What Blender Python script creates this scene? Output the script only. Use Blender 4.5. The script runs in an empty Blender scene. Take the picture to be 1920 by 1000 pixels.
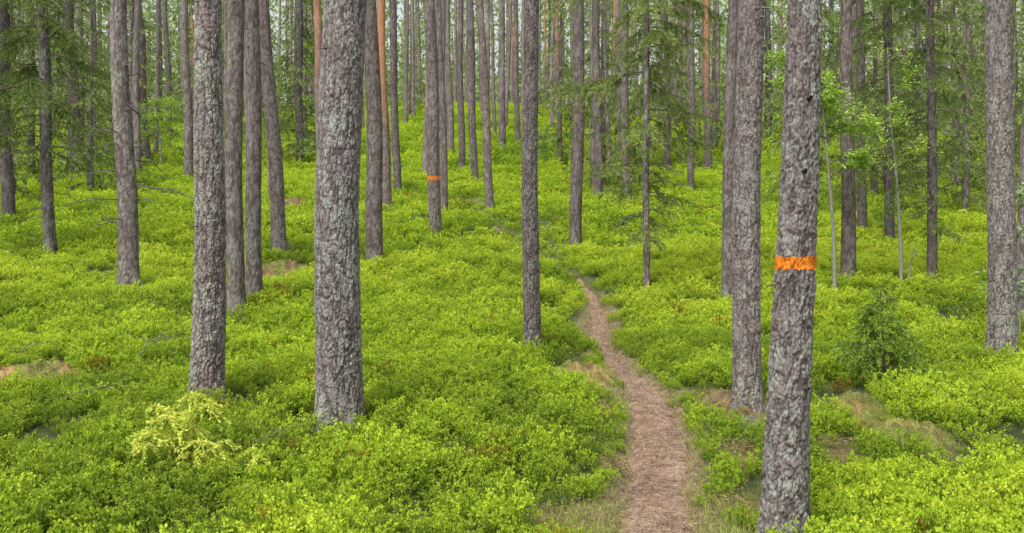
import bpy, math, random
import numpy as np
rng = np.random.default_rng(7)
sc = bpy.context.scene
COL = sc.collection
F = 1867.0; CZ = 1.65

# ---------------------------------------------------------------- noise
def _h(i, j, k, s=0):
    n = (i.astype(np.int64)*374761393 + j.astype(np.int64)*668265263 + k.astype(np.int64)*2147483647 + s*1274126177) & 0xffffffff
    n = ((n ^ (n >> 13))*1274126177) & 0xffffffff
    n = ((n ^ (n >> 16))*2246822519) & 0xffffffff
    n = n ^ (n >> 15)
    return (n & 0xffffff)/float(0xffffff)
def vn(P, s=0):
    P = np.asarray(P, float); f0 = np.floor(P); fr = P-f0; i, j, k = [f0[..., a].astype(np.int64) for a in range(3)]
    u = fr*fr*(3-2*fr); r = 0
    for a in (0, 1):
        for b in (0, 1):
            for c in (0, 1):
                w = (u[..., 0] if a else 1-u[..., 0])*(u[..., 1] if b else 1-u[..., 1])*(u[..., 2] if c else 1-u[..., 2])
                r = r + w*_h(i+a, j+b, k+c, s)
    return r
def fbm(P, o=3, s=0):
    r = 0; a = .5; t = 0; P = np.asarray(P, float)
    for q in range(o):
        r = r+a*vn(P*(2.03**q)+q*17.3, s+q); t += a; a *= .5
    return r/t
def voro(P, s=0):
    f0 = np.floor(P); i, j, k = [f0[..., a].astype(np.int64) for a in range(3)]
    F1 = np.full(P.shape[:-1], 9.); F2 = F1.copy(); ID = F1*0
    for a in (-1, 0, 1):
        for b in (-1, 0, 1):
            for c in (-1, 0, 1):
                x, y, z = i+a, j+b, k+c
                d = np.sqrt((x+_h(x, y, z, s+1)-P[..., 0])**2+(y+_h(x, y, z, s+2)-P[..., 1])**2+(z+_h(x, y, z, s+3)-P[..., 2])**2)
                m = d < F1
                F2 = np.where(m, F1, np.minimum(F2, d)); ID = np.where(m, _h(x, y, z, s+4), ID); F1 = np.where(m, d, F1)
    return F1, F2, ID
def ss(a, b, x):
    t = np.clip((x-a)/(b-a), 0, 1); return t*t*(3-2*t)
def mix(a, b, t):
    a = np.asarray(a, float); b = np.asarray(b, float); t = np.asarray(t)[..., None]; return a*(1-t)+b*t

# ---------------------------------------------------------------- terrain
_pd = [-40, 0, 5, 6.5, 9, 11, 14, 17, 20, 24, 28, 35, 45, 60, 80, 100, 130, 200, 500]
_pz = [-.5, 0, 0, .03, .30, .36, .6, 1.0, 1.4, 1.95, 2.6, 3.95, 6.0, 9.2, 13.5, 17, 20.5, 24, 26]
_fd = np.arange(-40, 500, .25); _fz = np.interp(_fd, _pd, _pz); _k = np.hanning(9); _k /= _k.sum()
_fz = np.convolve(np.pad(_fz, 4, mode='edge'), _k, 'valid')
def H0(x, y):
    x = np.asarray(x, float); y = np.asarray(y, float)
    z = np.interp(y, _fd, _fz)
    o = np.zeros_like(x*y)
    z = z + (vn(np.stack([x/1.3+o, y/1.3+o, o], -1), 3)-.5)*.14 + (vn(np.stack([x/5+o, y/5+o, o], -1), 5)-.5)*.25*ss(7, 14, y)
    z = z + (vn(np.stack([x/16+o, y/16+o, o], -1), 8)-.5)*1.6*ss(35, 70, y)
    return z
def at(px, py, h=.0):
    d = np.arange(3, 140, .02); x = (px-960)*d/F; zr = CZ+(500-py)*d/F
    m = H0(x, d)+h >= zr
    i = int(np.argmax(m)) if m.any() else 4600
    return float(x[i]), float(d[i])
# path control points: pixel x, y, half width px
pc = [(1262, 1180, 122), (1248, 1040, 100), (1240, 985, 86), (1228, 900, 66), (1234, 820, 58), (1228, 765, 50), (1196, 712, 32), (1143, 668, 19), (1122, 625, 18), (1124, 585, 17), (1106, 548, 16)]
pw = []
for a, b, c in pc:
    x, d = at(a, b); pw.append((x, d, c*d/F))
for a, b in [(1085, 518), (1030, 488), (975, 462), (935, 430), (905, 400), (885, 370)]:
    x, d = at(a, b); pw.append((x, d, .06))
pw = [(pw[0][0]+.1, -6, .25)]+pw
PW = np.array(pw); tt = np.linspace(0, len(pw)-1, 500)
PWs = np.stack([np.interp(tt, range(len(pw)), PW[:, k]) for k in range(3)], 1)
kk = np.ones(19)/19
PWs = np.stack([np.convolve(np.pad(PWs[:, k], 9, mode='edge'), kk, 'valid') for k in range(3)], 1)
def pathdist(x, y):
    x = np.asarray(x, float).ravel(); y = np.asarray(y, float).ravel(); D = np.full(x.shape, 9e9); W = np.zeros(x.shape)
    for s in range(0, len(x), 20000):
        a = np.hypot(x[s:s+20000, None]-PWs[None, ::2, 0], y[s:s+20000, None]-PWs[None, ::2, 1]); i = a.argmin(1)
        D[s:s+20000] = a[np.arange(len(i)), i]; W[s:s+20000] = PWs[::2][i, 2]
    return D, W
def H(x, y):
    x = np.asarray(x, float); D, W = pathdist(x, y); D = D.reshape(x.shape); W = W.reshape(x.shape)
    return H0(x, y)-.09*(1-ss(W*.6, W*1.35+.02, D))

# ---------------------------------------------------------------- mesh helpers
def link_mesh(name, V, Q, mat, parent=None, C=None, smooth=False, fattr=None, loc=None):
    me = bpy.data.meshes.new(name); V = np.asarray(V, np.float32); Q = np.asarray(Q, np.int32)
    me.vertices.add(len(V)); me.vertices.foreach_set('co', V.ravel())
    me.loops.add(Q.size); me.loops.foreach_set('vertex_index', Q.ravel())
    me.polygons.add(len(Q)); me.polygons.foreach_set('loop_start', np.arange(0, Q.size, 4, dtype=np.int32))
    if smooth: me.polygons.foreach_set('use_smooth', np.ones(len(Q), bool))
    me.update(calc_edges=True)
    if C is not None:
        a = me.color_attributes.new('Col', 'FLOAT_COLOR', 'POINT'); c = np.ones((len(V), 4), np.float32); c[:, :3] = C
        a.data.foreach_set('color', c.ravel())
    me.materials.append(mat)
    o = bpy.data.objects.new(name, me)
    if parent != 'proto': COL.objects.link(o)
    if parent not in (None, 'proto'): o.parent = parent
    if loc is not None: o.location = loc
    return o
class MB:
    def __init__(s): s.V = []; s.Q = []; s.C = []; s.n = 0
    def add(s, V, Q, C):
        V = np.asarray(V, float); s.V.append(V); s.Q.append(np.asarray(Q)+s.n)
        C = np.asarray(C, float); s.C.append(np.broadcast_to(C, (len(V), 3))); s.n += len(V)
    def tube(s, P, R, C, n=6):
        P = np.asarray(P, float); m = len(P); R = np.broadcast_to(R, (m,)); T = np.gradient(P, axis=0); T /= np.linalg.norm(T, axis=1)[:, None]+1e-9
        ref = np.array([0, 0, 1.]) if abs(T[:, 2]).mean() < .7 else np.array([1., 0, 0])
        A = np.cross(T, ref); A /= np.linalg.norm(A, axis=1)[:, None]+1e-9; B = np.cross(T, A)
        th = np.arange(n)/n*2*np.pi
        V = P[:, None]+R[:, None, None]*(A[:, None]*np.cos(th)[None, :, None]+B[:, None]*np.sin(th)[None, :, None])
        s.add(V.reshape(-1, 3), gridq(m, n, True), C)
    def leaves(s, P, D, L, W, C, up=None, fold=.12):
        P = np.asarray(P, float); N = len(P); D = D/(np.linalg.norm(D, axis=1)[:, None]+1e-9)
        U = rng.normal(size=(N, 3)) if up is None else up+rng.normal(size=(N, 3))*.45
        S = np.cross(D, U); S /= np.linalg.norm(S, axis=1)[:, None]+1e-9; Nn = np.cross(S, D)
        L = np.broadcast_to(L, (N,))[:, None]; W = np.broadcast_to(W, (N,))[:, None]
        V = np.stack([P, P+D*L*.5+S*W*.5+Nn*L*fold, P+D*L, P+D*L*.5-S*W*.5+Nn*L*fold], 1).reshape(-1, 3)
        Q = np.arange(4*N).reshape(N, 4); s.add(V, Q, np.repeat(np.broadcast_to(C, (N, 3)), 4, 0))
    def build(s, name, mat, parent=None, smooth=False, loc=None):
        return link_mesh(name, np.concatenate(s.V), np.concatenate(s.Q), mat, parent, np.concatenate(s.C), smooth, loc=loc)
def gridq(m, n, wrap):
    i = np.arange(m-1)[:, None]; j = np.arange(n if wrap else n-1)[None, :]; j2 = (j+1) % n
    return np.stack([i*n+j+0*j, i*n+j2, (i+1)*n+j2, (i+1)*n+j], -1).reshape(-1, 4)
def tag(o, label=None, cat=None, group=None, kind=None):
    if label: o['label'] = label
    if cat: o['category'] = cat
    if group: o['group'] = group
    if kind: o['kind'] = kind
    return o
def empty(name, loc, rz=0):
    o = bpy.data.objects.new(name, None); COL.objects.link(o); o.location = loc; o.rotation_euler = (0, 0, rz); o.empty_display_size = .2; return o

# ---------------------------------------------------------------- materials
def newmat(name):
    m = bpy.data.materials.new(name); m.use_nodes = True; nt = m.node_tree; nt.nodes.clear()
    out = nt.nodes.new('ShaderNodeOutputMaterial'); return m, nt, out
def nd(nt, t, **k):
    n = nt.nodes.new(t)
    for a, b in k.items(): setattr(n, a, b)
    return n
def noise(nt, scale, detail=4, vec=None, rough=.6):
    n = nd(nt, 'ShaderNodeTexNoise'); n.inputs['Scale'].default_value = scale; n.inputs['Detail'].default_value = detail; n.inputs['Roughness'].default_value = rough
    if vec is not None: nt.links.new(vec, n.inputs['Vector'])
    return n.outputs['Fac']
def ramp(nt, fac, stops):
    r = nd(nt, 'ShaderNodeValToRGB'); nt.links.new(fac, r.inputs[0]); e = r.color_ramp.elements
    while len(e) < len(stops): e.new(.5)
    for q, (p, c) in enumerate(stops): e[q].position = p; e[q].color = (c[0], c[1], c[2], 1)
    return r.outputs[0]
def mulc(nt, a, b):
    m = nd(nt, 'ShaderNodeMix', data_type='RGBA', blend_type='MULTIPLY'); m.inputs[0].default_value = 1
    nt.links.new(a, m.inputs[6]); nt.links.new(b, m.inputs[7]); return m.outputs[2]
def bark_material(name, s1=75, bump=.5, dist=.005):
    m, nt, out = newmat(name); L = nt.links.new
    tc = nd(nt, 'ShaderNodeTexCoord'); mp = nd(nt, 'ShaderNodeMapping'); mp.inputs['Scale'].default_value = (1, 1, .6); L(tc.outputs['Object'], mp.inputs[0]); v = mp.outputs[0]
    at_ = nd(nt, 'ShaderNodeAttribute', attribute_name='Col')
    n1 = noise(nt, s1, 5, v, .7); c1 = ramp(nt, n1, [(.3, (.62, .6, .6)), (.5, (1, 1, 1)), (.72, (1.3, 1.3, 1.3))])
    n2 = noise(nt, s1*.22, 4, v); c2 = ramp(nt, n2, [(.3, (.80, .78, .78)), (.7, (1.16, 1.16, 1.16))])
    c = mulc(nt, mulc(nt, at_.outputs['Color'], c1), c2)
    oi = nd(nt, 'ShaderNodeObjectInfo'); c3 = ramp(nt, oi.outputs['Random'], [(0, (.84, .84, .85)), (1, (1.12, 1.09, 1.07))])
    c = mulc(nt, c, c3)
    b = nd(nt, 'ShaderNodeBsdfPrincipled'); b.inputs['Roughness'].default_value = .95; b.inputs['Specular IOR Level'].default_value = .15
    L(c, b.inputs['Base Color']); bp = nd(nt, 'ShaderNodeBump'); bp.inputs['Strength'].default_value = bump; bp.inputs['Distance'].default_value = dist
    L(n1, bp.inputs['Height']); L(bp.outputs[0], b.inputs['Normal']); L(b.outputs[0], out.inputs[0]); return m
def foliage_material(name, instanced=False, trans=.35, stops=None):
    m, nt, out = newmat(name); L = nt.links.new
    at_ = nd(nt, 'ShaderNodeAttribute', attribute_name='Col'); c = at_.outputs['Color']
    if instanced:
        a2 = nd(nt, 'ShaderNodeAttribute', attribute_name='tint', attribute_type='INSTANCER')
        c = mulc(nt, c, ramp(nt, a2.outputs['Fac'], stops))
    d = nd(nt, 'ShaderNodeBsdfPrincipled'); d.inputs['Roughness'].default_value = .6; d.inputs['Specular IOR Level'].default_value = .25; L(c, d.inputs['Base Color'])
    t = nd(nt, 'ShaderNodeBsdfTranslucent'); L(c, t.inputs[0]); x = nd(nt, 'ShaderNodeMixShader'); x.inputs[0].default_value = trans
    L(d.outputs[0], x.inputs[1]); L(t.outputs[0], x.inputs[2]); L(x.outputs[0], out.inputs[0]); return m
M_bark = bark_material('pine_bark'); M_barkfar = bark_material('distant_bark', 18, .3, .02)
M_leaf = foliage_material('leaf'); M_needle = foliage_material('needle', trans=.38)
M_bil = foliage_material('bilberry_leaf', True, .43, [(0, (.80, .32, .7)), (.12, (.62, .65, .8)), (.5, (.97, .97, .95)), (1, (1.27, 1.13, 1.3))])
# ground
m, nt, out = newmat('forest_floor'); L = nt.links.new; M_ground = m
tc = nd(nt, 'ShaderNodeTexCoord'); v = tc.outputs['Object']; at_ = nd(nt, 'ShaderNodeAttribute', attribute_name='Col')
n1 = noise(nt, 9, 8, v, .7); n2 = noise(nt, 70, 4, v, .8)
c = mulc(nt, at_.outputs['Color'], ramp(nt, n1, [(.3, (.4, .45, .4)), (.7, (1.5, 1.45, 1.4))])); c = mulc(nt, c, ramp(nt, n2, [(.35, (.5, .48, .45)), (.65, (1.4, 1.4, 1.4))]))
b = nd(nt, 'ShaderNodeBsdfPrincipled'); b.inputs['Roughness'].default_value = .95; L(c, b.inputs['Base Color']); bp = nd(nt, 'ShaderNodeBump'); bp.inputs['Distance'].default_value = .03; L(n2, bp.inputs['Height']); L(bp.outputs[0], b.inputs['Normal']); L(b.outputs[0], out.inputs[0])
# path
m, nt, out = newmat('trodden_path'); L = nt.links.new; M_path = m
tc = nd(nt, 'ShaderNodeTexCoord'); v = tc.outputs['Object']
n1 = noise(nt, 3, 8, v, .7); n2 = noise(nt, 110, 4, v, .8); n3 = noise(nt, 16, 6, v, .75)
c = ramp(nt, n1, [(.3, (.22, .15, .10)), (.5, (.37, .255, .18)), (.7, (.52, .385, .285))]); c = mulc(nt, c, ramp(nt, n2, [(.35, (.5, .45, .42)), (.5, (1, 1, 1)), (.68, (1.4, 1.4, 1.4))])); c = mulc(nt, c, ramp(nt, n3, [(.38, (.52, .47, .40)), (.55, (1.08, 1.08, 1.08))]))
b = nd(nt, 'ShaderNodeBsdfPrincipled'); b.inputs['Roughness'].default_value = .95; L(c, b.inputs['Base Color']); bp = nd(nt, 'ShaderNodeBump'); bp.inputs['Distance'].default_value = .015; L(n2, bp.inputs['Height']); L(bp.outputs[0], b.inputs['Normal']); L(b.outputs[0], out.inputs[0])

# ---------------------------------------------------------------- patches without bilberry (pixel x, y, radius m)
patches = [(1085, 705, .44), (1592, 776, .34), (1700, 818, .34), (60, 712, .56), (1375, 755, .40), (1085, 985, .38), (1385, 960, .24), (535, 505, .6), (600, 795, .22), (880, 382, .8), (1560, 838, .18), (1385, 850, .18), (20, 610, .3), (552, 387, .7), (870, 860, .14), (90, 850, .15), (1150, 880, .12), (1120, 770, .16)]
PT = [(at(a, b)[0], at(a, b)[1], r) for a, b, r in patches]
def patchf(x, y):
    o = np.zeros(np.shape(x)); j = (fbm(np.stack([x*3, y*3, x*0], -1), 2, 41)-.5)
    for a, b, r in PT:
        dy = y-b; dy = np.where(dy < 0, dy*(.42 if b > 7.5 else .9), dy*.9)
        o = np.maximum(o, 1-ss(r*.7, r*1.25, np.hypot(x-a, dy)+j*r*.9))
    return o

# ---------------------------------------------------------------- ground sheet
u = np.linspace(-1, 1, 361); xs = 220*np.sinh(5.2*u)/np.sinh(5.2)
ys = np.concatenate([np.arange(-30, 1, 1.5), np.arange(1, 16, .09), np.arange(16, 34, .2), np.arange(34, 110, .8), np.arange(110, 420, 8)])
X, Y = np.meshgrid(xs, ys); Z = H(X, Y)
Dp, Wp = pathdist(X, Y); Dp = Dp.reshape(X.shape); Wp = Wp.reshape(X.shape)
nz = fbm(np.stack([X/1.1, Y/1.1, X*0], -1), 3, 11)
lit = np.clip(1-ss(Wp, Wp+.12+nz*.3, Dp), 0, 1)*(1-.8*ss(16.5, 18, Y)); pf = patchf(X, Y)
c = mix((.065, .085, .024), (.115, .145, .033), nz); c = mix(c, (.27, .215, .08), np.clip(pf, 0, 1)); c = mix(c, (.34, .25, .15), lit)
c = mix(c, np.array([.18, .30, .035]), ss(22, 45, Y)*(1-lit))
g = link_mesh('ground', np.stack([X, Y, Z], -1).reshape(-1, 3), gridq(len(ys), len(xs), False), M_ground, None, c.reshape(-1, 3), True); tag(g, kind='structure')
# path strip
n = 900; ti = np.linspace(0, len(PWs)-1.001, n); Pp = np.stack([np.interp(ti, range(len(PWs)), PWs[:, k]) for k in range(3)], 1)
T = np.gradient(Pp[:, :2], axis=0); T /= np.linalg.norm(T, axis=1)[:, None]; Nn = np.stack([T[:, 1], -T[:, 0]], 1)
sw = np.linspace(-1, 1, 21)
eL = 1.2*Pp[:, 2]*(fbm(np.stack([Pp[:, 1]*3.5, Pp[:, 0]*0, Pp[:, 0]*0], -1), 4, 5)-.5); eR = 1.2*Pp[:, 2]*(fbm(np.stack([Pp[:, 1]*3.5, Pp[:, 0]*0+9, Pp[:, 0]*0], -1), 4, 6)-.5)
XY = Pp[:, None, :2]+Nn[:, None]*(sw[None, :, None]*(Pp[:, 2]*1.0+0)[:, None, None]+(np.where(sw[None, :] < 0, sw[None, :]*eL[:, None], sw[None, :]*eR[:, None]))[..., None])
hz = H0(XY[..., 0], XY[..., 1])-.055-.05*np.abs(sw)[None]**4+(fbm(np.stack([XY[..., 0]*7, XY[..., 1]*7, XY[..., 0]*0], -1), 3, 9)-.5)*.07
tag(link_mesh('path', np.concatenate([XY, hz[..., None]], -1).reshape(-1, 3), gridq(n, 21, False), M_path, None, None, True), kind='structure')

# ---------------------------------------------------------------- trunks
def trunk_grid(seed, r0, r1, ztop, Ht, lean, nt, dz, zd, amp, plate, warm=0., lich=.5, dark=1., cut=0):
    zs = np.concatenate([np.arange(-.35, zd, dz), np.arange(zd, Ht, .6), [Ht]]); th = np.arange(nt)/nt*2*np.pi
    Zg, Tg = np.meshgrid(zs, th, indexing='ij')
    zc = np.clip(Zg, 0, None); r = r0+(r1-r0)*np.minimum(zc/ztop, 1); r = r*(1-.65*np.clip((zc-ztop)/max(Ht-ztop, .1), 0, 1))
    ph = seed*1.7
    r = r*(1+(.2+.09*np.cos(4*Tg+ph)+.08*np.cos(3*Tg+ph*2))*np.exp(-zc/.16)*1.5)
    r = r*(1+.03*np.cos(2*Tg+ph+zc*.4)+.08*(fbm(np.stack([np.cos(Tg)*1.2+seed, np.sin(Tg)*1.2, Zg*2.6], -1), 2, seed)-.5))
    x = np.cos(Tg)*r; y = np.sin(Tg)*r
    Q = np.stack([x/plate+seed*3.1, y/plate, Zg/(plate*1.7)], -1)
    wq = np.stack([fbm(Q*.9, 2, 1), fbm(Q*.9, 2, 5), fbm(Q*.9, 2, 9)], -1)-.5
    Q = Q+wq*1.5
    f1, f2, idc = voro(Q, seed); e = f2-f1; pl = ss(.0, .16, e)
    fine = fbm(Q*2.6, 3, seed+9)
    g1, g2, id2 = voro(Q*2.3+7, seed+3); pl2 = ss(.0, .2, g2-g1)
    up = np.clip(zc/max(ztop, 1), 0, 1)
    Pw = np.stack([x, y, Zg*.28], -1)
    rid = 1-np.abs(fbm(Pw*(.62/plate)+seed, 4, seed+21)-.5)*2; crk = ss(.84, .97, rid)  # long vertical fissures
    disp = amp*(pl*.55*(.4+1.1*idc)+pl2*.3*id2+(fine-.5)*.8-crk*.75)*(1-.35*up)
    k = (r+disp)/r
    wob = r0*.35; cx = lean[0]*Zg+wob*np.sin(Zg*.9+ph)*np.minimum(zc/2, 1)*.6; cy = lean[1]*Zg+wob*np.cos(Zg*.7+ph)*np.minimum(zc/2, 1)*.6
    V = np.stack([x*k+cx, y*k+cy, Zg], -1)
    grey = np.array([.305, .275, .272]); brown = np.array([.235, .182, .168]); dk = np.array([.078, .062, .058]); li = np.array([.355, .395, .335])
    P3 = np.stack([x*7+seed, y*7, Zg*3], -1)
    c = mix(grey, brown, np.clip(idc*.6+(fbm(P3, 2, 4)-.5)*1.4+.05+warm*.5, 0, 1))
    c = mix(c, dk, np.maximum((1-pl)*.75, crk*.75)); c = mix(c, dk, (1-pl2)*.33); c = c*(.78+.44*fine[..., None])*(.88+.24*idc[..., None])
    lf = fbm(np.stack([x*48, y*48, Zg*34+seed], -1), 3, seed+2); lb = fbm(np.stack([x*6, y*6, Zg*3.5+seed], -1), 2, seed+12)
    lm = ss(.54, .66, lf+(lb-.5)*.6+.12*(lich-.5)+.05*np.exp(-zc/1.0))*ss(.1, .6, pl)*(1-crk)
    c = mix(c, li*(.75+.5*fine[..., None]), lm*np.clip(lich*1.15, 0, .85))
    if warm > .5: c = mix(c, (.50, .24, .12), np.clip(warm*ss(.25, .8, up)*(.6+.4*pl), 0, .85))
    c = mix(c, (.10, .13, .04), ss(.4, .7, fbm(P3*2, 3, 6))*np.exp(-zc/.18)*.8)
    return V, c*dark, zs, nt, (cx, cy), r
def trunk_obj(grid, parent, mat, name='trunk'):
    V, C, zs, nt, cc, r = grid
    return link_mesh(name, V.reshape(-1, 3), gridq(len(zs), nt, True), mat, parent, C.reshape(-1, 3), True)
def stub(parent, grid, z, az, L, r, col=(.16, .14, .13), name='branch_stub', droop=.1, twigs=0):
    V, C, zs, nt, (cx, cy), rr = grid; i = int(np.argmin(abs(zs-z)))
    d = np.array([math.cos(az), math.sin(az), 0]); p0 = np.array([cx[i, 0], cy[i, 0], z])+d*rr[i, 0]*.7
    t = np.linspace(0, 1, 7); Lt = L+rr[i, 0]*.3
    P = p0+d*Lt*t[:, None]; P[:, 2] += Lt*(.12*t-droop*t*t); P[1:] += rng.normal(size=(6, 3))*Lt*.02
    mb = MB(); mb.tube(P, r*(1-.75*t)+.001, col, 6)
    for q in range(twigs):
        tq = int(rng.integers(1, 6)); k = P[tq]; s = rng.choice([-1, 1]); a2 = az+s*rng.uniform(.5, 1.1); l = L*rng.uniform(.15, .45)*(1.2-tq/6)
        dd = np.array([math.cos(a2), math.sin(a2), rng.uniform(-.5, .1)]); tt_ = np.linspace(0, 1, 5)[:, None]
        mb.tube(k+dd*l*tt_+rng.normal(size=(5, 3))*l*.03*(tt_ > 0), r*.35*(1-.7*tt_[:, 0])+.001, col, 4)
    return mb.build(name, M_bark, parent, True)

# spruce foliage ----------------------------------------------------------
def spruce_parts(parent, grid_or_h, z0, z1, Rf, nb, droop=.45, card=(.07, .016), col=((.05, .10, .02), (.13, .22, .045)), step=.045, tw=.36, lr=(.6, 1.15), az=None, dens=2, br=.012, lean=(0, 0)):
    wood = MB(); fol = MB()
    zz = np.linspace(z0, z1, 8); wood.tube(np.stack([lean[0]*zz, lean[1]*zz, zz], 1), np.linspace(.012, .004, 8)*min(1, br/.012), (.13, .105, .085), 5)
    for b in range(nb):
        z = z0+(z1-z0)*((b+rng.uniform(0, 1))/nb); a = rng.uniform(0, 2*np.pi) if az is None else rng.uniform(*az)
        Lb = Rf((z-z0)/(z1-z0))*rng.uniform(*lr); d = np.array([math.cos(a), math.sin(a), 0]); s = np.array([-d[1], d[0], 0])
        t = np.linspace(0, 1, 9)[:, None]; dr = droop*rng.uniform(.5, 1.5)
        base = np.array([lean[0]*z, lean[1]*z, z])
        P = base+d*Lb*t+np.array([0, 0, 1])*Lb*(.12*t-dr*t**1.6+.18*dr*t**4)+s*Lb*.08*np.sin(t*3+b)*np.minimum(t*4, 1)
        wood.tube(P, br*(1-.85*t[:, 0])*(.5+Lb*.4), (.13, .105, .085), 5)
        m = max(4, int(Lb*.9/step)); tp = np.sort(rng.uniform(.18, 1, m)); p = np.stack([np.interp(tp, t[:, 0], P[:, k]) for k in range(3)], 1)
        sg = rng.choice([-1., 1.], m)[:, None]; fw = rng.uniform(.35, .9, m)[:, None]
        D = d*fw+s*sg*(1-fw*.3)+np.array([0, 0, 1])*rng.uniform(-.95, -.1, m)[:, None]; D /= np.linalg.norm(D, axis=1)[:, None]
        Lt = (tw*Lb*(1.05-tp)+.08)*rng.uniform(.5, 1.2, m); Lt = np.minimum(Lt, .6)
        nn = np.maximum(2, (Lt/(card[0]*.45)).astype(int)); idx = np.repeat(np.arange(m), nn*dens)
        q = rng.uniform(0, 1, len(idx)); pos = p[idx]+D[idx]*(q*Lt[idx])[:, None]; pos[:, 2] -= q*q*Lt[idx]*.4
        dd = D[idx]*.9+rng.normal(size=(len(idx), 3))*.38+np.array([0, 0, -.2])
        tone = rng.uniform(-.15, .2, m)[idx]
        cc = mix(col[0], col[1], np.clip(q*.55+tone+rng.uniform(-.1, .3, len(idx)), 0, 1))
        fol.leaves(pos, dd, card[0]*rng.uniform(.6, 1.25, len(idx)), card[1]*rng.uniform(.7, 1.3, len(idx)), cc)
    w = wood.build('branches', M_bark, parent, True); f = fol.build('crown', M_needle, parent)
    return w, f

# main trees: base px, base py, base w, top px, top w, species, warm, lichen, dark, label
TREES = [
 (16, 408, 27, 2, 22, 'pine', .1, .2, .62, 'dark brown pine standing at the far left edge, foremost of the dark trunks there'),
 (95, 470, 25, 78, 20, 'spruce', 0, .9, .75, 'slim grey green lichen spruce between the left edge and the bare knotted grey trunk'),
 (141, 330, 26, 130, 20, 'pine', .1, .3, .6, 'dark trunk higher up the slope behind the slim grey green spruce on the left'),
 (241, 532, 42, 224, 33, 'spruce', 0, .55, 1.0, 'pale grey smooth barked spruce with thin dead twigs, left of the foreground trunks'),
 (275, 307, 20, 257, 15, 'pine', .1, .3, .8, 'narrow trunk leaning left just to the right of the pale grey spruce'),
 (319, 255, 12, 310, 9, 'pine', .2, .3, .9, 'very thin far trunk midway between pale grey spruce and nearest rough pine on its right'),
 (354, 333, 18, 346, 15, 'pine', .1, .3, .9, 'narrow grey trunk just left of the second thickest foreground pine'),
 (387, 728, 66, 398, 51, 'pine', 0, .75, 1.0, 'rough lichen spotted grey foreground pine, second from left of the thick ones'),
 (443, 578, 37, 440, 32, 'pine', .15, .35, .85, 'brown pine immediately behind and right of the rough lichen spotted foreground pine'),
 (478, 553, 31, 470, 27, 'pine', .1, .35, .85, 'brown grey pine, middle one of the three behind the lichen spotted foreground pine'),
 (524, 467, 30, 496, 24, 'pine', .1, .3, .8, 'dark pine leaning clearly to the left, between the two thick foreground pines'),
 (563, 312, 17, 559, 14, 'pine', 0, .2, .6, 'dark narrow trunk wrapped by low spruce boughs left of the thickest pine'),
 (636, 780, 94, 643, 81, 'pine', 0, .75, 1.0, 'thickest pine in the foreground with deeply flaking grey bark'),
 (703, 490, 34, 695, 28, 'pine', .4, .35, .82, 'reddish brown pine directly right of the thickest foreground pine'),
 (725, 387, 20, 715, 15, 'pine', .9, .2, .95, 'slender pine whose bark turns bright orange near the top, right of the reddish pine'),
 (746, 357, 17, 734, 14, 'pine', .2, .3, .85, 'slender brown pine just right of the orange topped one'),
 (818, 438, 26, 804, 22, 'pine', .15, .35, .9, 'mid distance pine with a small orange paint ring'),
 (833, 396, 17, 822, 14, 'pine', .2, .3, .85, 'slim pine close behind the mid distance pine with the paint ring'),
 (866, 317, 14, 862, 11, 'pine', .3, .3, .9, 'thin far trunk, first to the right of the two behind the paint ring'),
 (890, 334, 16, 880, 13, 'pine', .3, .3, .9, 'thin trunk leaning left, uphill of the hidden bend of the path'),
 (919, 387, 17, 900, 14, 'pine', .3, .3, .9, 'thin trunk leaning left, nearest of the thin ones left of the central lone pine'),
 (846, 292, 13, 838, 11, 'pine', .3, .3, .9, 'thin far trunk showing above the slim pine behind the paint ring'),
 (971, 272, 12, 965, 9, 'pine', .4, .3, 1.0, 'thin far trunk right beside the central lone pine on its left'),
 (998, 645, 36, 995, 27, 'pine', .4, .5, .9, 'lone straight reddish grey pine in the centre, left of the path'),
 (1079, 462, 25, 1086, 20, 'pine', .05, .3, .7, 'dark pine with knobbly base standing above the top of the visible path'),
 (1122, 370, 18, 1117, 15, 'pine', .1, .3, .8, 'narrow dark trunk between the knobbly based pine and the young spruce'),
 (1176, 385, 19, 1169, 15, 'pine', .1, .3, .75, 'narrow trunk seen just left of the stem of the drooping young spruce'),
 (1213, 530, 15, 1211, 11, 'spruce', 0, .7, .9, 'slender young spruce with drooping needled boughs right of the path'),
 (1295, 352, 14, 1297, 11, 'pine', .1, .3, .75, 'thin far trunk right of the drooping young spruce'),
 (1327, 317, 16, 1325, 13, 'pine', .7, .2, .9, 'far pine with orange upper bark left of the paired foreground pines'),
 (1364, 558, 27, 1373, 20, 'pine', .2, .4, .9, 'slim pine half hidden behind the left side of the tall grey path side pine'),
 (1401, 738, 58, 1405, 49, 'pine', .1, .5, .95, 'tall straight pine beside the path, left neighbour of the marked foreground pine'),
 (1470, 1000, 88, 1500, 59, 'pine', 0, .7, 1.0, 'nearest pine with a broad orange paint ring, leaning slightly right beside the path'),
 (1590, 522, 30, 1588, 22, 'pine', .2, .3, .8, 'brown pine behind the leafy sapling, first right of the marked foreground pine'),
 (1617, 432, 20, 1613, 16, 'pine', .1, .3, .65, 'dark trunk just right of and behind the brown pine by the leafy sapling'),
 (1669, 452, 20, 1665, 16, 'spruce', 0, .3, .6, 'dark spruce trunk midway between the leafy sapling and the right spruce pair'),
 (1748, 520, 20, 1745, 15, 'spruce', 0, .4, .7, 'slim dark spruce with sparse drooping boughs, left of the thick right edge pine'),
 (1878, 658, 54, 1874, 46, 'pine', .1, .6, .95, 'thick grey pine near the right edge of the view'),
 (1914, 588, 24, 1936, 20, 'pine', .15, .4, .9, 'slim pine cut by the right edge of the view'),
 (1816, 275, 15, 1814, 12, 'pine', .1, .3, .7, 'thin far trunk just left of the thick right edge pine'),
]
POS = []
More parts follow.
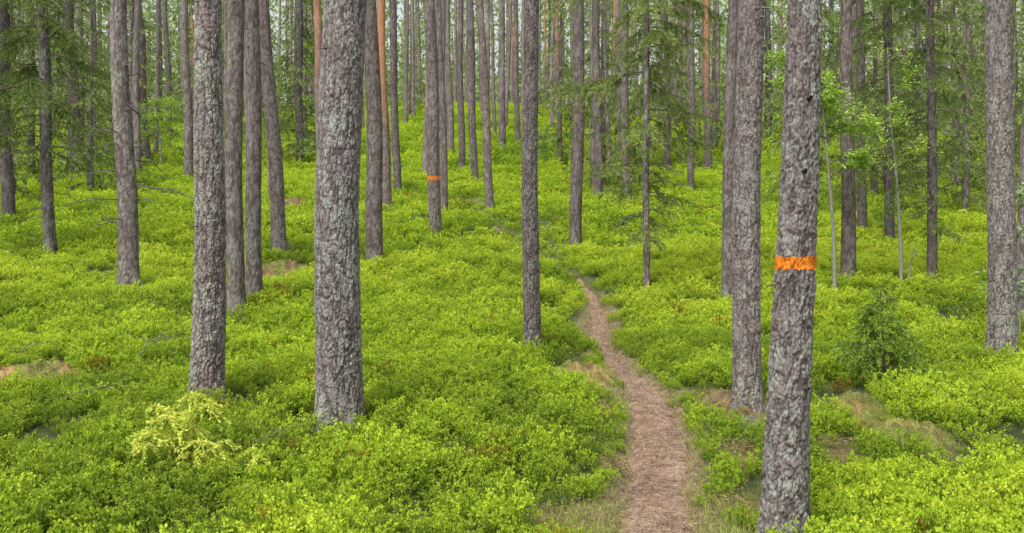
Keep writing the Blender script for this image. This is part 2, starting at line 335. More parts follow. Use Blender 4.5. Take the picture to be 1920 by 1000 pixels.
green = ((.085, .135, .028), (.27, .36, .08))
for i, (bx, by, bw, tx, tw_, sp, warm, lich, dark, label) in enumerate(TREES):
    hb = .16 if by < 900 else .1
    x, d = at(bx, by, hb); zb = float(H0(np.array([x]), np.array([d]))[0]); POS.append((x, d, bw*d/F/2))
    ztop = CZ+500*d/F-zb; lean = ((tx-bx)*d/F/ztop, (rng.uniform(-.01, .01)))
    r0 = bw*d/F/2*.91; r1 = tw_*d/F/2*.94; Ht = max(12, ztop+4)
    near = d < 14.5
    if near: nt = int(np.clip(2*np.pi*r0/.0055, 130, 260)); dz = .0068; amp = .0145 if lich > .6 else .011; plate = .0235
    else: nt = 44; dz = .035; amp = .009; plate = .045
    plate = plate*(1.15 if i in (7, 12) else 1)
    root = empty(sp+'_tree', (x, d, zb)); tag(root, label, 'tree')
    if sp == 'spruce': amp *= .5
    gr = trunk_grid(i+1, r0, r1, ztop, Ht, lean, nt, dz, min(ztop+.8, 9), amp, plate, warm, lich, dark)
    tr = trunk_obj(gr, root, M_bark if d < 32 else M_barkfar)
    # stubs
    ns = {'spruce': 9}.get(sp, 4 if d < 25 else 0)
    for q in range(ns):
        z = rng.uniform(.9 if sp == 'spruce' else 1.4, ztop); L_ = rng.uniform(.3, 1.1) if sp == 'spruce' else rng.uniform(.04, .12)
        stub(root, gr, z, rng.uniform(0, 2*np.pi), L_, .012 if sp == 'spruce' else .014, name='dead_branch' if sp == 'spruce' else 'branch_stub', droop=.3, twigs=5 if sp == 'spruce' else 0)
    if i == 3:
        for q in range(12): stub(root, gr, rng.uniform(1.5, ztop), rng.uniform(0, 6.3), rng.uniform(.5, 1.5), .012, name='dead_branch', droop=.35, twigs=8)
    if i == 32:
        for (ax, z_) in ((-1.45, 2.62), (-1.6, 2.2), (-1.0, .95)):
            stub(root, gr, z_, ax, .035, .026, (.07, .055, .05), droop=0)
    # orange paint rings
    if i in (16, 32):
        p1, p2 = ((479, 509) if i == 32 else (329, 339)); za = CZ+(500-p2)*d/F-zb; zb_ = CZ+(500-p1)*d/F-zb
        V, C, zs, nt, (cx, cy), rr = gr; I = np.where((zs > za) & (zs < zb_))[0]; sub = V[I].copy()
        cen = np.stack([cx[I], cy[I], sub[..., 2]], -1); rad = sub-cen; rad[..., 2] = 0; rn = np.linalg.norm(rad, axis=-1, keepdims=True)
        sub = sub+rad/rn*.002; Q = gridq(len(I), nt, True)
        if i == 32:
            row = Q[:, 0]//nt; col_ = Q[:, 0] % nt; nn_ = vn(np.stack([col_*.25, row*0., row*0.], -1), 3)
            nb_ = vn(np.stack([col_*.2, row*0.+9, row*0.], -1), 6); sp_ = vn(np.stack([col_*.6, row*.9, row*0.], -1), 8)
            keep = (row >= nn_*2.2) & (row < len(I)-1-nb_*2.2) & (sp_ > .10); Q = Q[keep]
        lum = C[I].mean(-1, keepdims=True); lum = np.clip(.35+lum/.3, .6, 1.0)
        cc = np.array([.82, .25, .03])*lum
        link_mesh('paint_ring', sub.reshape(-1, 3), Q, M_bark, root, cc.reshape(-1, 3), True)['label'] = 'orange painted trail marking ring'
    # foliage on certain trees
    if i == 0: spruce_parts(root, None, 3.5, 9.0, lambda t: 2.0, 28, .4, (.10, .02), green, .05, lean=lean)
    if i == 1: spruce_parts(root, None, 2.4, 8.5, lambda t: 2.6-.6*t, 58, .45, (.10, .02), green, .044, lean=lean)
    if i == 2: spruce_parts(root, None, 3.0, 11, lambda t: 2.2, 42, .5, (.14, .03), green, .06, lean=lean)
    if i == 11: spruce_parts(root, None, .4, 12, lambda t: 2.0-.8*t, 60, .6, (.16, .038), green, .10, lean=lean)
    if i == 25: spruce_parts(root, None, 1.0, 10, lambda t: 1.7, 36, .6, (.12, .028), green, .08, lean=lean)
    if i == 27: spruce_parts(root, None, .9, 7.2, lambda t: .45+1.4*min(1, t*2.4), 74, .44, (.085, .015), ((.14, .20, .05), (.44, .52, .16)), .032, lean=lean, dens=3, lr=(.3, 1.25))
    if i == 35: spruce_parts(root, None, 1.5, 9, lambda t: 1.9-.4*t, 52, .5, (.10, .021), green, .045, lean=lean)
    if i == 36: spruce_parts(root, None, 1.0, 7.5, lambda t: .8+1.1*t, 56, .45, (.09, .018), ((.10, .155, .035), (.32, .41, .10)), .04, lean=lean)
    # high crowns above the picture that shade the two sides of the wood
    if i in (3, 4, 33, 34, 38): spruce_parts(root, None, max(ztop+.6, Ht-5), Ht-.1, lambda t: 2.2-1.2*t, 30, .1, (.22, .06), green, .11, lean=lean)

# ---------------------------------------------------------------- background trees (d 34..105), shared meshes
far_src = []
for v_ in range(6):
    gr = trunk_grid(50+v_, .12+.012*v_, .09+.008*v_, 9, 17, (rng.uniform(-.03, .03), 0), 14, .18, 12, .008, .09, [.2, 0, .3, .7, .2, 0][v_], .25, 1.0)
    V, C, zs, nt_, cc_, rr_ = gr; C = C*.88+np.array([.035, .030, .030]); gr = (V, C, zs, nt_, cc_, rr_)  # bark colour lifted and flattened to imitate haze with distance
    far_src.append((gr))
far_me = [None]*6; cnt = 0; PA = np.array(POS)[:, :2]
tries = 0
while cnt < 160 and tries < 8000:
    tries += 1
    d = 33+75*rng.uniform()**.75; x = rng.uniform(-.62, .62)*d
    if np.min(np.hypot(PA[:, 0]-x, PA[:, 1]-d)) < 1.5+d*.01: continue
    if np.any(np.abs(PA[:, 0]/PA[:, 1]-x/d) < .003): continue
    v_ = cnt % 6; z = float(H0(np.array([x]), np.array([d]))[0])
    if far_me[v_] is None:
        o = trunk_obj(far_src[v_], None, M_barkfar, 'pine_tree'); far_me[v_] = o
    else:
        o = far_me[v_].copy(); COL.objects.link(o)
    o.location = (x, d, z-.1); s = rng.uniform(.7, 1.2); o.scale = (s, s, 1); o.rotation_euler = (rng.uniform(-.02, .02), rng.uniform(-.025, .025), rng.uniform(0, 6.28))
    tag(o, 'thin straight trunk among the many distant pines up the wooded slope', 'tree', 'distant pine trunks on the slope')
    PA = np.vstack([PA, [x, d]]); cnt += 1

# background spruces with crowns
def proto_spruce(hgt, R, nb, card, loc, label, grp=None, greens=((.13, .195, .05), (.42, .52, .16)), droop=.45):
    root = empty('spruce_tree', loc, rng.uniform(0, 6.28)); tag(root, label, 'tree', grp)
    gr = trunk_grid(int(rng.integers(100, 400)), .07+.008*hgt, .05, hgt*.7, hgt, (0, 0), 12, .2, hgt*.9, .004, .08, 0, .3, .7)
    trunk_obj(gr, root, M_barkfar)
    spruce_parts(root, None, hgt*.06, hgt*.98, lambda t: R*(1.05-t)+.15, nb, droop, card, greens, .11)
    return root
def copy_tree(o, loc, rz, s):
    c = o.copy(); COL.objects.link(c); c.location = loc; c.rotation_euler = (0, 0, rz); c.scale = (s, s, s)
    for ch in o.children:
        k = ch.copy(); COL.objects.link(k); k.parent = c
    return c
bgl = 'green spruce standing among the distant pine trunks'; bgg = 'green spruces on the distant slope'
protos = []
spots = []
for px, d, s in [(60, 42, 1.4), (170, 36, 1.1), (215, 60, 1.5), (300, 75, 1.4), (20, 34, 1.2), (560, 48, 1.2), (770, 80, 1), (1050, 46, 1.1), (1110, 62, 1.4), (1250, 44, 1.2), (1340, 50, 1.3), (1440, 55, 1.4), (1530, 42, 1.3), (1660, 40, 1.2), (1720, 52, 1.5), (1790, 38, 1.2), (1860, 46, 1.4), (1900, 60, 1.5), (420, 85, 1.4), (650, 90, 1.3), (1030, 85, 1.3), (1210, 75, 1.6), (1480, 80, 1.6), (1600, 70, 1.6), (120, 80, 1.7), (-60, 40, 1.3), (1980, 42, 1.3), (1960, 60, 1.5),
   (1500, 33, .75), (1640, 34, .8), (1810, 31, .8), (1130, 38, .9), (480, 70, 1.4), (350, 95, 1.6), (1380, 90, 1.7), (1690, 90, 1.7), (1820, 85, 1.7), (1150, 98, 1.7), (40, 95, 1.7), (230, 92, 1.6), (900, 98, 1.1), (590, 98, 1.3), (710, 100, 1.2), (250, 48, 1.3), (380, 60, 1.3), (1560, 58, 1.5), (1900, 36, 1.1), (490, 100, 1.5), (820, 103, 1.4), (960, 102, 1.4), (1280, 100, 1.7), (150, 56, 1.5), (1400, 66, 1.5), (1760, 66, 1.6)]:
    spots.append(((px-960)*d/F, float(d), s))
for q, (x, d, s) in enumerate(spots):
    z = float(H0(np.array([x]), np.array([d]))[0])
    if len(protos) < 3:
        protos.append(proto_spruce([11, 8, 12][q], [2.3, 1.9, 2.5][q], [86, 66, 90][q], (.18, .042), (x, d, z), bgl, bgg))
    else:
        copy_tree(protos[q % 3], (x, d, z), rng.uniform(0, 6.28), rng.uniform(.85, 1.1)*s)

# ---------------------------------------------------------------- distant forest mass
mb = MB()  # trunk and leaf colours here are paled to stand in for haze
for q in range(320):
    d = rng.uniform(112, 190); x = rng.uniform(-.62, .62)*d; z = float(np.interp(d, _fd, _fz)); h = 22; lx = rng.uniform(-.4, .4)
    P = np.array([[x, d, z-1], [x+lx*.5, d, z+h*.5], [x+lx, d, z+h]]); w = rng.uniform(.1, .2)
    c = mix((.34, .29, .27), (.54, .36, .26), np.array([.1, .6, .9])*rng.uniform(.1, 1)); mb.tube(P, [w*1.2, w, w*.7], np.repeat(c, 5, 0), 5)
for q in range(6200):
    d = rng.uniform(106, 200); x = rng.uniform(-.64, .64)*d; z = float(np.interp(d, _fd, _fz))+rng.choice([rng.uniform(0, 5), rng.uniform(4, 34), rng.uniform(6, 34)]); r = rng.uniform(.8, 2.4); n = 34
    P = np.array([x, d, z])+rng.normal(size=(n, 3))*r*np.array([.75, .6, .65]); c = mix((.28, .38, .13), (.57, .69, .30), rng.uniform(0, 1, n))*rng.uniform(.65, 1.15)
    mb.leaves(P, rng.normal(size=(n, 3)), rng.uniform(.35, .8, n), .34, c)
tag(mb.build('distant_forest', M_leaf), 'pale haze tinted mass of trunks and foliage behind the top of the slope', 'forest', kind='stuff')

# ---------------------------------------------------------------- broadleaf saplings
def sapling(bx, by, tx, ty, wpx, label, crown_pts, nleaf, col, lsz=.05, name='leafy_sapling', stemcol=(.28, .27, .24), h=.1):
    x, d = at(bx, by, h); z = float(H0(np.array([x]), np.array([d]))[0]); root = empty(name, (x, d, z)); tag(root, label, 'sapling')
    zt = CZ+(500-ty)*d/F-z; xt = (tx-bx)*d/F; t = np.linspace(0, 1, 14)
    P = np.stack([xt*t+.06*np.sin(t*5), .08*np.sin(t*4), zt*t-.1*(1-t)], 1); mb = MB(); r = wpx*d/F/2; mb.tube(P, r*(1-.75*t), stemcol, 7); mb.build('stem', M_bark, root, True)
    tw = MB(); fo = MB()
    for (cx_, cy_, rad) in crown_pts:
        cz = CZ+(500-cy_)*d/F-z; cxw = (cx_-bx)*d/F; tgt = np.array([cxw, rng.uniform(-.3, .3), cz]); rw = rad*d/F
        zi = np.clip(cz-rng.uniform(.1, .35), .2, zt*.98); p0 = np.array([np.interp(zi, P[:, 2], P[:, 0]), np.interp(zi, P[:, 2], P[:, 1]), zi])
        s = np.linspace(0, 1, 6)[:, None]; B = p0+(tgt-p0)*s+np.array([0, 0, .08])*np.sin(s*3.14); tw.tube(B, .007*(1-.7*s[:, 0]), (.12, .1, .07), 5)
        for k in range(6):
            e = tgt+rng.normal(size=3)*rw*.55*np.array([1, 1, .5]); q0 = B[rng.integers(2, 6)]; BB = q0+(e-q0)*s; tw.tube(BB, .003, (.12, .1, .07), 4)
            n = max(6, nleaf//6); u_ = rng.uniform(.2, 1.1, n)[:, None]; pp = q0+(e-q0)*u_+rng.normal(size=(n, 3))*rw*.13
            dd = rng.normal(size=(n, 3))*np.array([1, 1, .35])
            fo.leaves(pp, dd, lsz*rng.uniform(.6, 1.2, n), lsz*.6, mix(col[0], col[1], rng.uniform(0, 1, n)), up=np.tile([0, 0, 1.], (n, 1)))
    tw.build('twigs', M_bark, root, True); fo.build('foliage', M_leaf, root); return root
br_ = ((.33, .52, .07), (.58, .76, .15))
cp = [(1450+rng.uniform(0, 210), 110+rng.uniform(0, 130), rng.uniform(28, 44)) for q in range(28)]+[(1540+rng.uniform(0, 90), 230+rng.uniform(0, 110), 26) for q in range(7)]
sapling(1565, 552, 1545, 130, 9, 'thin pale leafy sapling with bright green leaves just right of the marked pine', cp, 156, br_, .07)
cp = [(1640+rng.uniform(0, 90), 100+rng.uniform(0, 260), rng.uniform(22, 38)) for q in range(14)]
sapling(1690, 533, 1668, 90, 8, 'thin curved pale sapling right of the brown pine, sparse leaves near its top', cp, 90, br_, .06)
sapling(1690, 536, 1722, 455, 5, 'short bare forked twig sapling growing beside the curved pale sapling', [(1715, 480, 8)], 10, br_, .03)
cp = [(1850+rng.uniform(0, 90), 340+rng.uniform(0, 230), rng.uniform(16, 26)) for q in range(22)]
sapling(1912, 640, 1900, 330, 5, 'small pale leaved rowan sapling at the right edge in front of the thick pine', cp, 78, ((.36, .50, .24), (.58, .70, .42)), .06)
cp = [(250+rng.uniform(0, 90), 190+rng.uniform(0, 80), 22) for q in range(12)]
sapling(300, 318, 292, 170, 5, 'bright green leafy bush sapling behind the pale grey spruce on the left', cp, 160, br_, .11)
cp = [(590+rng.uniform(-30, 30), 60+rng.uniform(0, 150), 18) for q in range(10)]
sapling(590, 300, 588, 50, 4, 'bright green leafy sapling left of the top of the thickest pine', cp, 150, br_, .13)

# small spruces
def small_spruce(px, py, hpx, wpx, label, greens, droop, nb, card, name='young_spruce'):
    x, d = at(px, py, .1); z = float(H0(np.array([x]), np.array([d]))[0]); h = hpx*d/F+.1; R = wpx*d/F/2
    root = empty(name, (x, d, z)); tag(root, label, 'young tree'); t = np.linspace(0, 1, 9); mb = MB(); mb.tube(np.stack([.02*np.sin(t*5), 0*t, h*t-.05], 1), .011*(1-.8*t)+.001, (.12, .09, .06), 6); mb.build('stem', M_bark, root, True)
    spruce_parts(root, None, h*.08, h*.99, lambda t: R*(1.1-t)+.05, nb, droop, card, greens, card[0]*.5, br=.006, tw=.42, dens=3)
small_spruce(1655, 705, 170, 175, 'small feathery young spruce standing alone in the bilberries on the right', ((.13, .23, .03), (.36, .50, .08)), .08, 54, (.048, .012))
POS_sm = [at(1655, 705, .1)]
# yellow sapling
x, d = at(335, 880, .1); z = float(H0(np.array([x]), np.array([d]))[0]); root = empty('yellow_sapling', (x, d, z)); tag(root, 'small bright yellow drooping spruce sapling among the green bilberries at lower left', 'sapling')
wd = MB(); fo = MB()
for (cx_, cy_, rr_) in [(285, 785, 26), (345, 765, 32), (378, 780, 28), (315, 800, 30), (290, 825, 26), (350, 820, 26), (385, 845, 28), (410, 855, 30), (365, 868, 24), (430, 885, 22), (465, 868, 22), (490, 875, 16), (285, 850, 18), (405, 885, 22), (350, 795, 30), (325, 835, 26)]:
    tgt = np.array([(cx_-335)*d/F, rng.uniform(-.12, .12), CZ+(500-cy_)*d/F-z+.05]); s = np.linspace(0, 1, 7)[:, None]; p0 = np.array([0, 0, .02])
    B = p0+(tgt-p0)*s+np.array([0, 0, .12])*np.sin(s*3.14)*.5; wd.tube(B, .004*(1-.6*s[:, 0]), (.3, .25, .05), 5)
    for k in range(8):
        a = rng.uniform(0, 6.28); l = rr_*d/F*rng.uniform(1.0, 1.7); dd = np.array([math.cos(a), math.sin(a)*.8, rng.uniform(-.7, .1)]); n = 30
        u_ = rng.uniform(0, 1, n)[:, None]; pp = tgt+dd*l*u_; pp[:, 2] += (.03-l*.45*u_[:, 0]**2)
        fo.leaves(pp, dd*.9+rng.normal(size=(n, 3))*.4, .036, .0125, mix((.58, .66, .09), (.86, .90, .20), rng.uniform(0, 1, n)))
wd.build('stems', M_bark, root, True); fo.build('needles', M_leaf, root)

# ---------------------------------------------------------------- bilberry ground cover (stuff, instanced by geometry nodes)
def bush(seed, R, hgt, nst, lper, ll, lw):
    r_ = np.random.default_rng(seed); mb = MB()
    for s_ in range(nst):
        a = r_.uniform(0, 6.28); rr = R*math.sqrt(r_.uniform(0, 1)); e = np.array([math.cos(a)*rr, math.sin(a)*rr, hgt*(1-.45*(rr/R)**2)*r_.uniform(.75, 1.08)]); b0 = np.array([e[0]*.45, e[1]*.45, -.04])
        t = np.linspace(0, 1, 4)[:, None]; P = b0+(e-b0)*t; P[:, :2] += (e[:2]-b0[:2])*.25*np.sin(t*3.1)
        if lw < .02: mb.tube(P, .0016, (.16, .24, .04), 3)
        for k in range(4):
            q = r_.uniform(.35, .95) if k else 1.; p = b0+(e-b0)*q; dd = np.array([math.cos(a+k*2), math.sin(a+k*2), 1.1])*r_.uniform(.5, 1); n = lper//4
            u_ = r_.uniform(0, 1, n)[:, None]; pp = p+dd*hgt*.22*u_*(1 if k else .4)+r_.normal(size=(n, 3))*hgt*.022
            ld = r_.normal(size=(n, 3))*.7+np.array([0, 0, .6])+dd*.4
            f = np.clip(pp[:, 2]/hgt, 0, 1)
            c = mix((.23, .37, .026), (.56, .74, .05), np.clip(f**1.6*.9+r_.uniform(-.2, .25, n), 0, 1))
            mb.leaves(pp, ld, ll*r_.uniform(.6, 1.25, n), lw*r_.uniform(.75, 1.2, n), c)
    return mb
protoA = bpy.data.collections.new('bilberry_near'); protoB = bpy.data.collections.new('bilberry_far')
for q in range(7):
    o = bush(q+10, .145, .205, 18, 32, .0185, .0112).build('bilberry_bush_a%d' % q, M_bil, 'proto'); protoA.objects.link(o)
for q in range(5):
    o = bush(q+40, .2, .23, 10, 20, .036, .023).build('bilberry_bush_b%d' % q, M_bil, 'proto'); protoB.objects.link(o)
def scatter_group(name, coll):
    ng = bpy.data.node_groups.new(name, 'GeometryNodeTree'); ng.interface.new_socket('Geometry', in_out='INPUT', socket_type='NodeSocketGeometry'); ng.interface.new_socket('Geometry', in_out='OUTPUT', socket_type='NodeSocketGeometry')
    N = ng.nodes; L = ng.links.new; gi = N.new('NodeGroupInput'); go = N.new('NodeGroupOutput'); ip = N.new('GeometryNodeInstanceOnPoints'); ci = N.new('GeometryNodeCollectionInfo')
    ci.inputs['Collection'].default_value = coll; ci.inputs['Separate Children'].default_value = True; ci.inputs['Reset Children'].default_value = True
    def na(n, t): a = N.new('GeometryNodeInputNamedAttribute'); a.data_type = t; a.inputs['Name'].default_value = n; return a.outputs[0]
    L(gi.outputs[0], ip.inputs['Points']); L(ci.outputs[0], ip.inputs['Instance']); ip.inputs['Pick Instance'].default_value = True
    L(na('idx', 'INT'), ip.inputs['Instance Index']); er = N.new('FunctionNodeEulerToRotation'); L(na('rot', 'FLOAT_VECTOR'), er.inputs[0]); L(er.outputs[0], ip.inputs['Rotation']); L(na('scl', 'FLOAT_VECTOR'), ip.inputs['Scale']); L(ip.outputs[0], go.inputs[0]); return ng
def scatter(name, coll, nproto, P, R, S, T, label, cat):
    me = bpy.data.meshes.new(name); n = len(P); me.vertices.add(n); me.vertices.foreach_set('co', P.astype(np.float32).ravel())
    a = me.attributes.new('rot', 'FLOAT_VECTOR', 'POINT'); a.data.foreach_set('vector', R.astype(np.float32).ravel())
    a = me.attributes.new('scl', 'FLOAT_VECTOR', 'POINT'); a.data.foreach_set('vector', S.astype(np.float32).ravel())
    a = me.attributes.new('idx', 'INT', 'POINT'); a.data.foreach_set('value', rng.integers(0, nproto, n).astype(np.int32))
    a = me.attributes.new('tint', 'FLOAT', 'POINT'); a.data.foreach_set('value', T.astype(np.float32))
    me.update(); o = bpy.data.objects.new(name, me); COL.objects.link(o); md = o.modifiers.new('scatter', 'NODES'); md.node_group = scatter_group(name, coll); tag(o, label, cat, kind='stuff'); return o
def gen(d0, d1, dens, s0):
    w = .62; area = w*(d1*d1-d0*d0)+5*(d1-d0); n = int(area*dens)
    d = np.sqrt(rng.uniform(d0*d0, d1*d1, n)); x = rng.uniform(-1, 1, n)*(w*d+2.5)
    D, W = pathdist(x, d); e = .2*vn(np.stack([x*2.6, d*2.6, x*0], -1), 21)**1.5
    e = e*(d < 17)+(d >= 17)*.03
    P3 = np.stack([x, d, x*0], -1)
    pf = patchf(x, d); keep = (D > W*.92+e) & (rng.uniform(0, 1, n) > pf*.94)
    cl = fbm(P3/.62, 2, 31); big = fbm(P3/4, 2, 33)
    keep &= ~((cl < .32) & (rng.uniform(0, 1, n) < .65))
    for tx_, ty_, tr_ in POS: keep &= np.hypot(x-tx_, d-ty_) > tr_+.07
    for tx_, ty_ in POS_sm: keep &= np.hypot(x-tx_, d-ty_) > .25
    x, d, cl, big, D, W, pf = [a[keep] for a in (x, d, cl, big, D, W, pf)]; n = len(x)
    s = s0*(.58+.85*cl)*rng.uniform(.8, 1.2, n)*(.55+.45*ss(.0, .6, D-W))*(1-.5*np.clip(pf*3, 0, 1))
    z = H(x, d)-.02+.07*ss(.5, 1, pf)
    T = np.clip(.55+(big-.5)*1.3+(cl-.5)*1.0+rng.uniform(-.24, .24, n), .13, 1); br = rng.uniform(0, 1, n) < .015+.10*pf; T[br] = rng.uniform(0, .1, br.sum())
    R = np.stack([rng.uniform(-.2, .2, n), rng.uniform(-.2, .2, n), rng.uniform(0, 6.28, n)], 1)
    return np.stack([x, d, z], 1), R, np.stack([s, s, s*rng.uniform(.85, 1.15, n)], 1), T
A = [gen(1.2, 13, 46, 1.08), gen(13, 24, 24, 1.28)]; A = [np.concatenate(q) for q in zip(*A)]
scatter('bilberry_shrubs', protoA, 7, *A, 'bright green bilberry shrubs carpeting the forest floor around the path', 'bilberry')
A = [gen(24, 45, 12, 1.35), gen(45, 112, 4.5, 2.1)]; A = [np.concatenate(q) for q in zip(*A)]
scatter('bilberry_carpet', protoB, 5, *A, 'yellow green bilberry carpet covering the upper slope between the far trunks', 'bilberry')

# ---------------------------------------------------------------- moss mounds, stone, litter, grass, fallen branches
M_moss = M_ground
MOUNDS = []
def mound(px, py, rx, ry, hz, label, col, name='moss_mound', seed=0, mat=None, h0=.0):
    x, d = at(px, py, h0); z = float(H(np.array([x]), np.array([d]))[0]); nr, na_ = 44, 96; r = np.linspace(0, 1, nr)[::-1]; a = np.arange(na_)/na_*2*np.pi; Rg, Ag = np.meshgrid(r, a, indexing='ij')
    jr = 1+.9*(fbm(np.stack([np.cos(Ag)*1.8+seed, np.sin(Ag)*1.8, Ag*0], -1), 3, seed)-.5)
    X = np.cos(Ag)*Rg*rx*jr; Y = np.sin(Ag)*Rg*ry*jr; gz = H(X+x, Y+d)-z
    Zm = gz+hz*(np.clip(1-Rg**2, 0, 1)**1.1)*(.4+1.2*fbm(np.stack([X*6, Y*6, X*0+seed], -1), 3, seed+7))+(fbm(np.stack([X*26, Y*26, X*0+seed], -1), 4, seed)-.5)*.12*(1-Rg**4)-.05*Rg**6
    nn = fbm(np.stack([X*9, Y*9, X*0+seed], -1), 3, seed+1); c = mix(col[0], col[1], ss(.3, .7, nn)); n3 = fbm(np.stack([X*5, Y*5, X*0+seed], -1), 3, seed+31); c = mix(c, (.20, .26, .045), ss(.44, .58, n3)*.75)
    MOUNDS.append((x, d, rx))
    o = link_mesh(name, np.stack([X, Y, Zm], -1).reshape(-1, 3), gridq(nr, na_, True), mat or M_moss, None, c.reshape(-1, 3), True, loc=(x, d, z)); tag(o, label, 'mound'); return o
mc = ((.28, .19, .07), (.44, .36, .12)); mg = ((.25, .22, .06), (.42, .40, .11))
mound(1082, 712, .48, .40, .17, 'brownish moss mound left of the path opposite the bend', mc, seed=1)
mound(1592, 784, .40, .32, .17, 'rounded brown moss mound right of the marked pine, upper of the two', mc, seed=2)
mound(1702, 826, .42, .32, .15, 'yellow brown moss mound farther right, lower of the two beyond the marked pine', mg, seed=3)
mound(60, 720, .62, .5, .19, 'orange brown moss mound at the left edge', ((.33, .20, .075), (.48, .35, .14)), seed=4)
mound(1378, 764, .42, .30, .13, 'brown litter mound at the foot of the tall straight pine beside the path', ((.21, .14, .075), (.34, .25, .12)), seed=5)
mound(533, 510, .72, .55, .22, 'brown litter mound between the two thick foreground pines, farther back', ((.19, .13, .065), (.32, .24, .10)), seed=6)
mound(548, 390, .8, .6, .3, 'small dark brown mound uphill between the leaning pine and the thickest pine', ((.17, .10, .055), (.28, .18, .10)), seed=7)
o = mound(1402, 806, .14, .10, .12, 'grey stone at the foot of the tall straight pine near the path', ((.20, .19, .18), (.31, .30, .28)), 'stone', 8); o['category'] = 'stone'
def litter(n, smp, name, label, cols, lr, wr, lift=.006):
    x, y = smp(n); D, W = pathdist(x, y); onp = D < W; z = np.where(onp, H0(x, y)-.055+.01, H(x, y)+.004)+lift+.012*rng.uniform(0, 1, len(x))
    mb = MB(); dd = rng.normal(size=(len(x), 3))*np.array([1, 1, .12]); k = rng.integers(0, len(cols), len(x))
    mb.leaves(np.stack([x, y, z], 1), dd, rng.uniform(*lr, len(x)), rng.uniform(*wr, len(x)), np.array(cols)[k], up=np.tile([0, 0, 1.], (len(x), 1)), fold=.05)
    tag(mb.build(name, M_leaf), label, 'litter', kind='stuff')
def smp_path(n):
    i = rng.integers(0, 330, n); off = rng.normal(size=n)*.55*(PWs[i, 2]+.12); return PWs[i, 0]+off+rng.uniform(-.05, .05, n), PWs[i, 1]+rng.uniform(-.06, .06, n)
litter(18000, smp_path, 'leaf_litter', 'fallen needles and small dry leaves scattered along the path', [(.5, .36, .25), (.6, .46, .34), (.25, .17, .11), (.34, .22, .13), (.14, .10, .07), (.62, .5, .38)], (.010, .032), (.003, .010))
def smp_patch(n):
    k = rng.integers(0, len(PT), n); P = np.array(PT)[k]; return P[:, 0]+rng.normal(size=n)*P[:, 2]*.5, P[:, 1]+rng.normal(size=n)*P[:, 2]*.5
litter(7000, smp_patch, 'dry_litter', 'dry needles and twigs lying on the brown patches', [(.35, .22, .12), (.5, .38, .2), (.15, .09, .05), (.35, .36, .1)], (.02, .05), (.003, .01), .05)
# grass
x1, d1 = at(1070, 985); x2, d2 = at(1375, 965); n = 13000
k = rng.uniform(0, 1, n) < .55; gx = np.where(k, x1, x2)+rng.normal(size=n)*np.where(k, .32, .2); gy = np.where(k, d1, d2)+rng.normal(size=n)*.5-.2
k2 = rng.uniform(0, 1, n) < .5; i_ = rng.integers(40, 320, n); sd = rng.choice([-1, 1], n); gx = np.where(k2, PWs[i_, 0]+sd*(PWs[i_, 2]+rng.uniform(-.09, .2, n)), gx); gy = np.where(k2, PWs[i_, 1], gy)
k3 = rng.uniform(0, 1, n) < .18; mi = rng.integers(0, 5, n); MM = np.array(MOUNDS)[mi]; gx = np.where(k3, MM[:, 0]+rng.normal(size=n)*MM[:, 2]*.5, gx); gy = np.where(k3, MM[:, 1]+rng.normal(size=n)*MM[:, 2]*.4, gy)
D, W = pathdist(gx, gy); kp = D > W*.75; gx, gy, k3 = gx[kp], gy[kp], k3[kp]; n = len(gx); mb = MB(); dd = rng.normal(size=(n, 3))*.5+np.array([0, 0, 1])
mb.leaves(np.stack([gx, gy, H(gx, gy)-.01+k3*.06], 1), dd, rng.uniform(.03, .11, n), .004, mix((.25, .38, .05), (.56, .54, .18), rng.uniform(0, 1, n)))
tag(mb.build('grass', M_leaf), 'thin yellowish grass at the edges of the path', 'grass', kind='stuff')
def fallen(pts, label, r=.009):
    W3 = []
    for (px, py, h) in pts:
        x, d = at(px, py, h); W3.append((x, d, float(H0(np.array([x]), np.array([d]))[0])+h))
    W3 = np.array(W3); t = np.linspace(0, len(pts)-1, 16); P = np.stack([np.interp(t, range(len(pts)), W3[:, k]) for k in range(3)], 1); c0 = P[0].copy(); P = P-c0; P += rng.normal(size=P.shape)*.012
    mb = MB(); tt2 = t/t[-1]; mb.tube(P, r*(1-.7*tt2), (.2, .17, .14), 6)
    for q in range(7):
        i = rng.integers(3, 15); l = rng.uniform(.08, .3); dd = rng.normal(size=3)*np.array([1, .7, .5]); s = np.linspace(0, 1, 5)[:, None]; mb.tube(P[i]+dd*l*s, r*.35*(1-.7*s[:, 0]), (.2, .17, .14), 4)
    tag(mb.build('fallen_branch', M_bark, None, True, loc=tuple(c0)), label, 'branch')
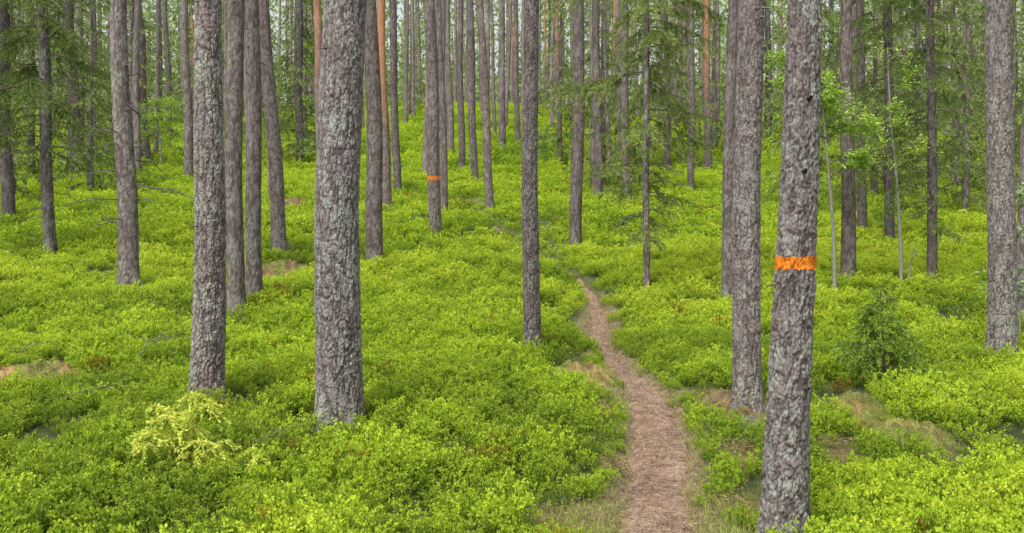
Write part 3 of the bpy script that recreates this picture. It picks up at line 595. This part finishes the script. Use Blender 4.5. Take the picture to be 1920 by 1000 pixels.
fallen([(262, 668, .1), (275, 645, .22), (300, 632, .28), (338, 626, .3)], 'bent dead branch arching out of the bilberries left of the lichen spotted pine', .010)
fallen([(20, 665, .22), (60, 650, .25), (108, 640, .27)], 'thin dead branch lying on the bilberries above the left moss mound', .007)
fallen([(115, 745, .2), (180, 728, .23), (262, 728, .22)], 'long twiggy dead branch lying right of the left edge moss mound', .008)
fallen([(470, 835, .22), (505, 820, .26), (545, 800, .26)], 'short dead twig lying left of the base of the thickest pine', .005)

# ---------------------------------------------------------------- light, sky, camera
w = bpy.data.worlds.new('World'); sc.world = w; w.use_nodes = True; nt = w.node_tree; bg = nt.nodes['Background']
sky = nt.nodes.new('ShaderNodeTexSky'); sky.sky_type = 'NISHITA'; sky.sun_disc = False; EL, AZ = 55, 210
sky.sun_elevation = math.radians(EL); sky.sun_rotation = math.radians(AZ); sky.dust_density = 4; sky.ozone_density = .6
hs = nt.nodes.new('ShaderNodeHueSaturation'); hs.inputs['Saturation'].default_value = .3; hs.inputs['Value'].default_value = 1.55; nt.links.new(sky.outputs[0], hs.inputs['Color']); nt.links.new(hs.outputs[0], bg.inputs[0]); bg.inputs[1].default_value = .15
ld = bpy.data.lights.new('sun', 'SUN'); ld.energy = 2.1; ld.angle = math.radians(18); ld.color = (1, .96, .88); so = bpy.data.objects.new('sun', ld); COL.objects.link(so)
from mathutils import Vector
sd = Vector((math.sin(math.radians(AZ))*math.cos(math.radians(EL)), math.cos(math.radians(AZ))*math.cos(math.radians(EL)), math.sin(math.radians(EL))))
so.rotation_euler = sd.to_track_quat('Z', 'Y').to_euler()
cd = bpy.data.cameras.new('camera'); cd.lens = 35; cd.sensor_width = 36; cd.clip_end = 1500; cam = bpy.data.objects.new('camera', cd); COL.objects.link(cam); cam.location = (0, 0, CZ); cam.rotation_euler = (math.radians(90), 0, 0); sc.camera = cam
sc.view_settings.view_transform = 'Standard'; sc.view_settings.look = 'None'; sc.view_settings.exposure = 0
print('counts', len(A[0]), cnt)
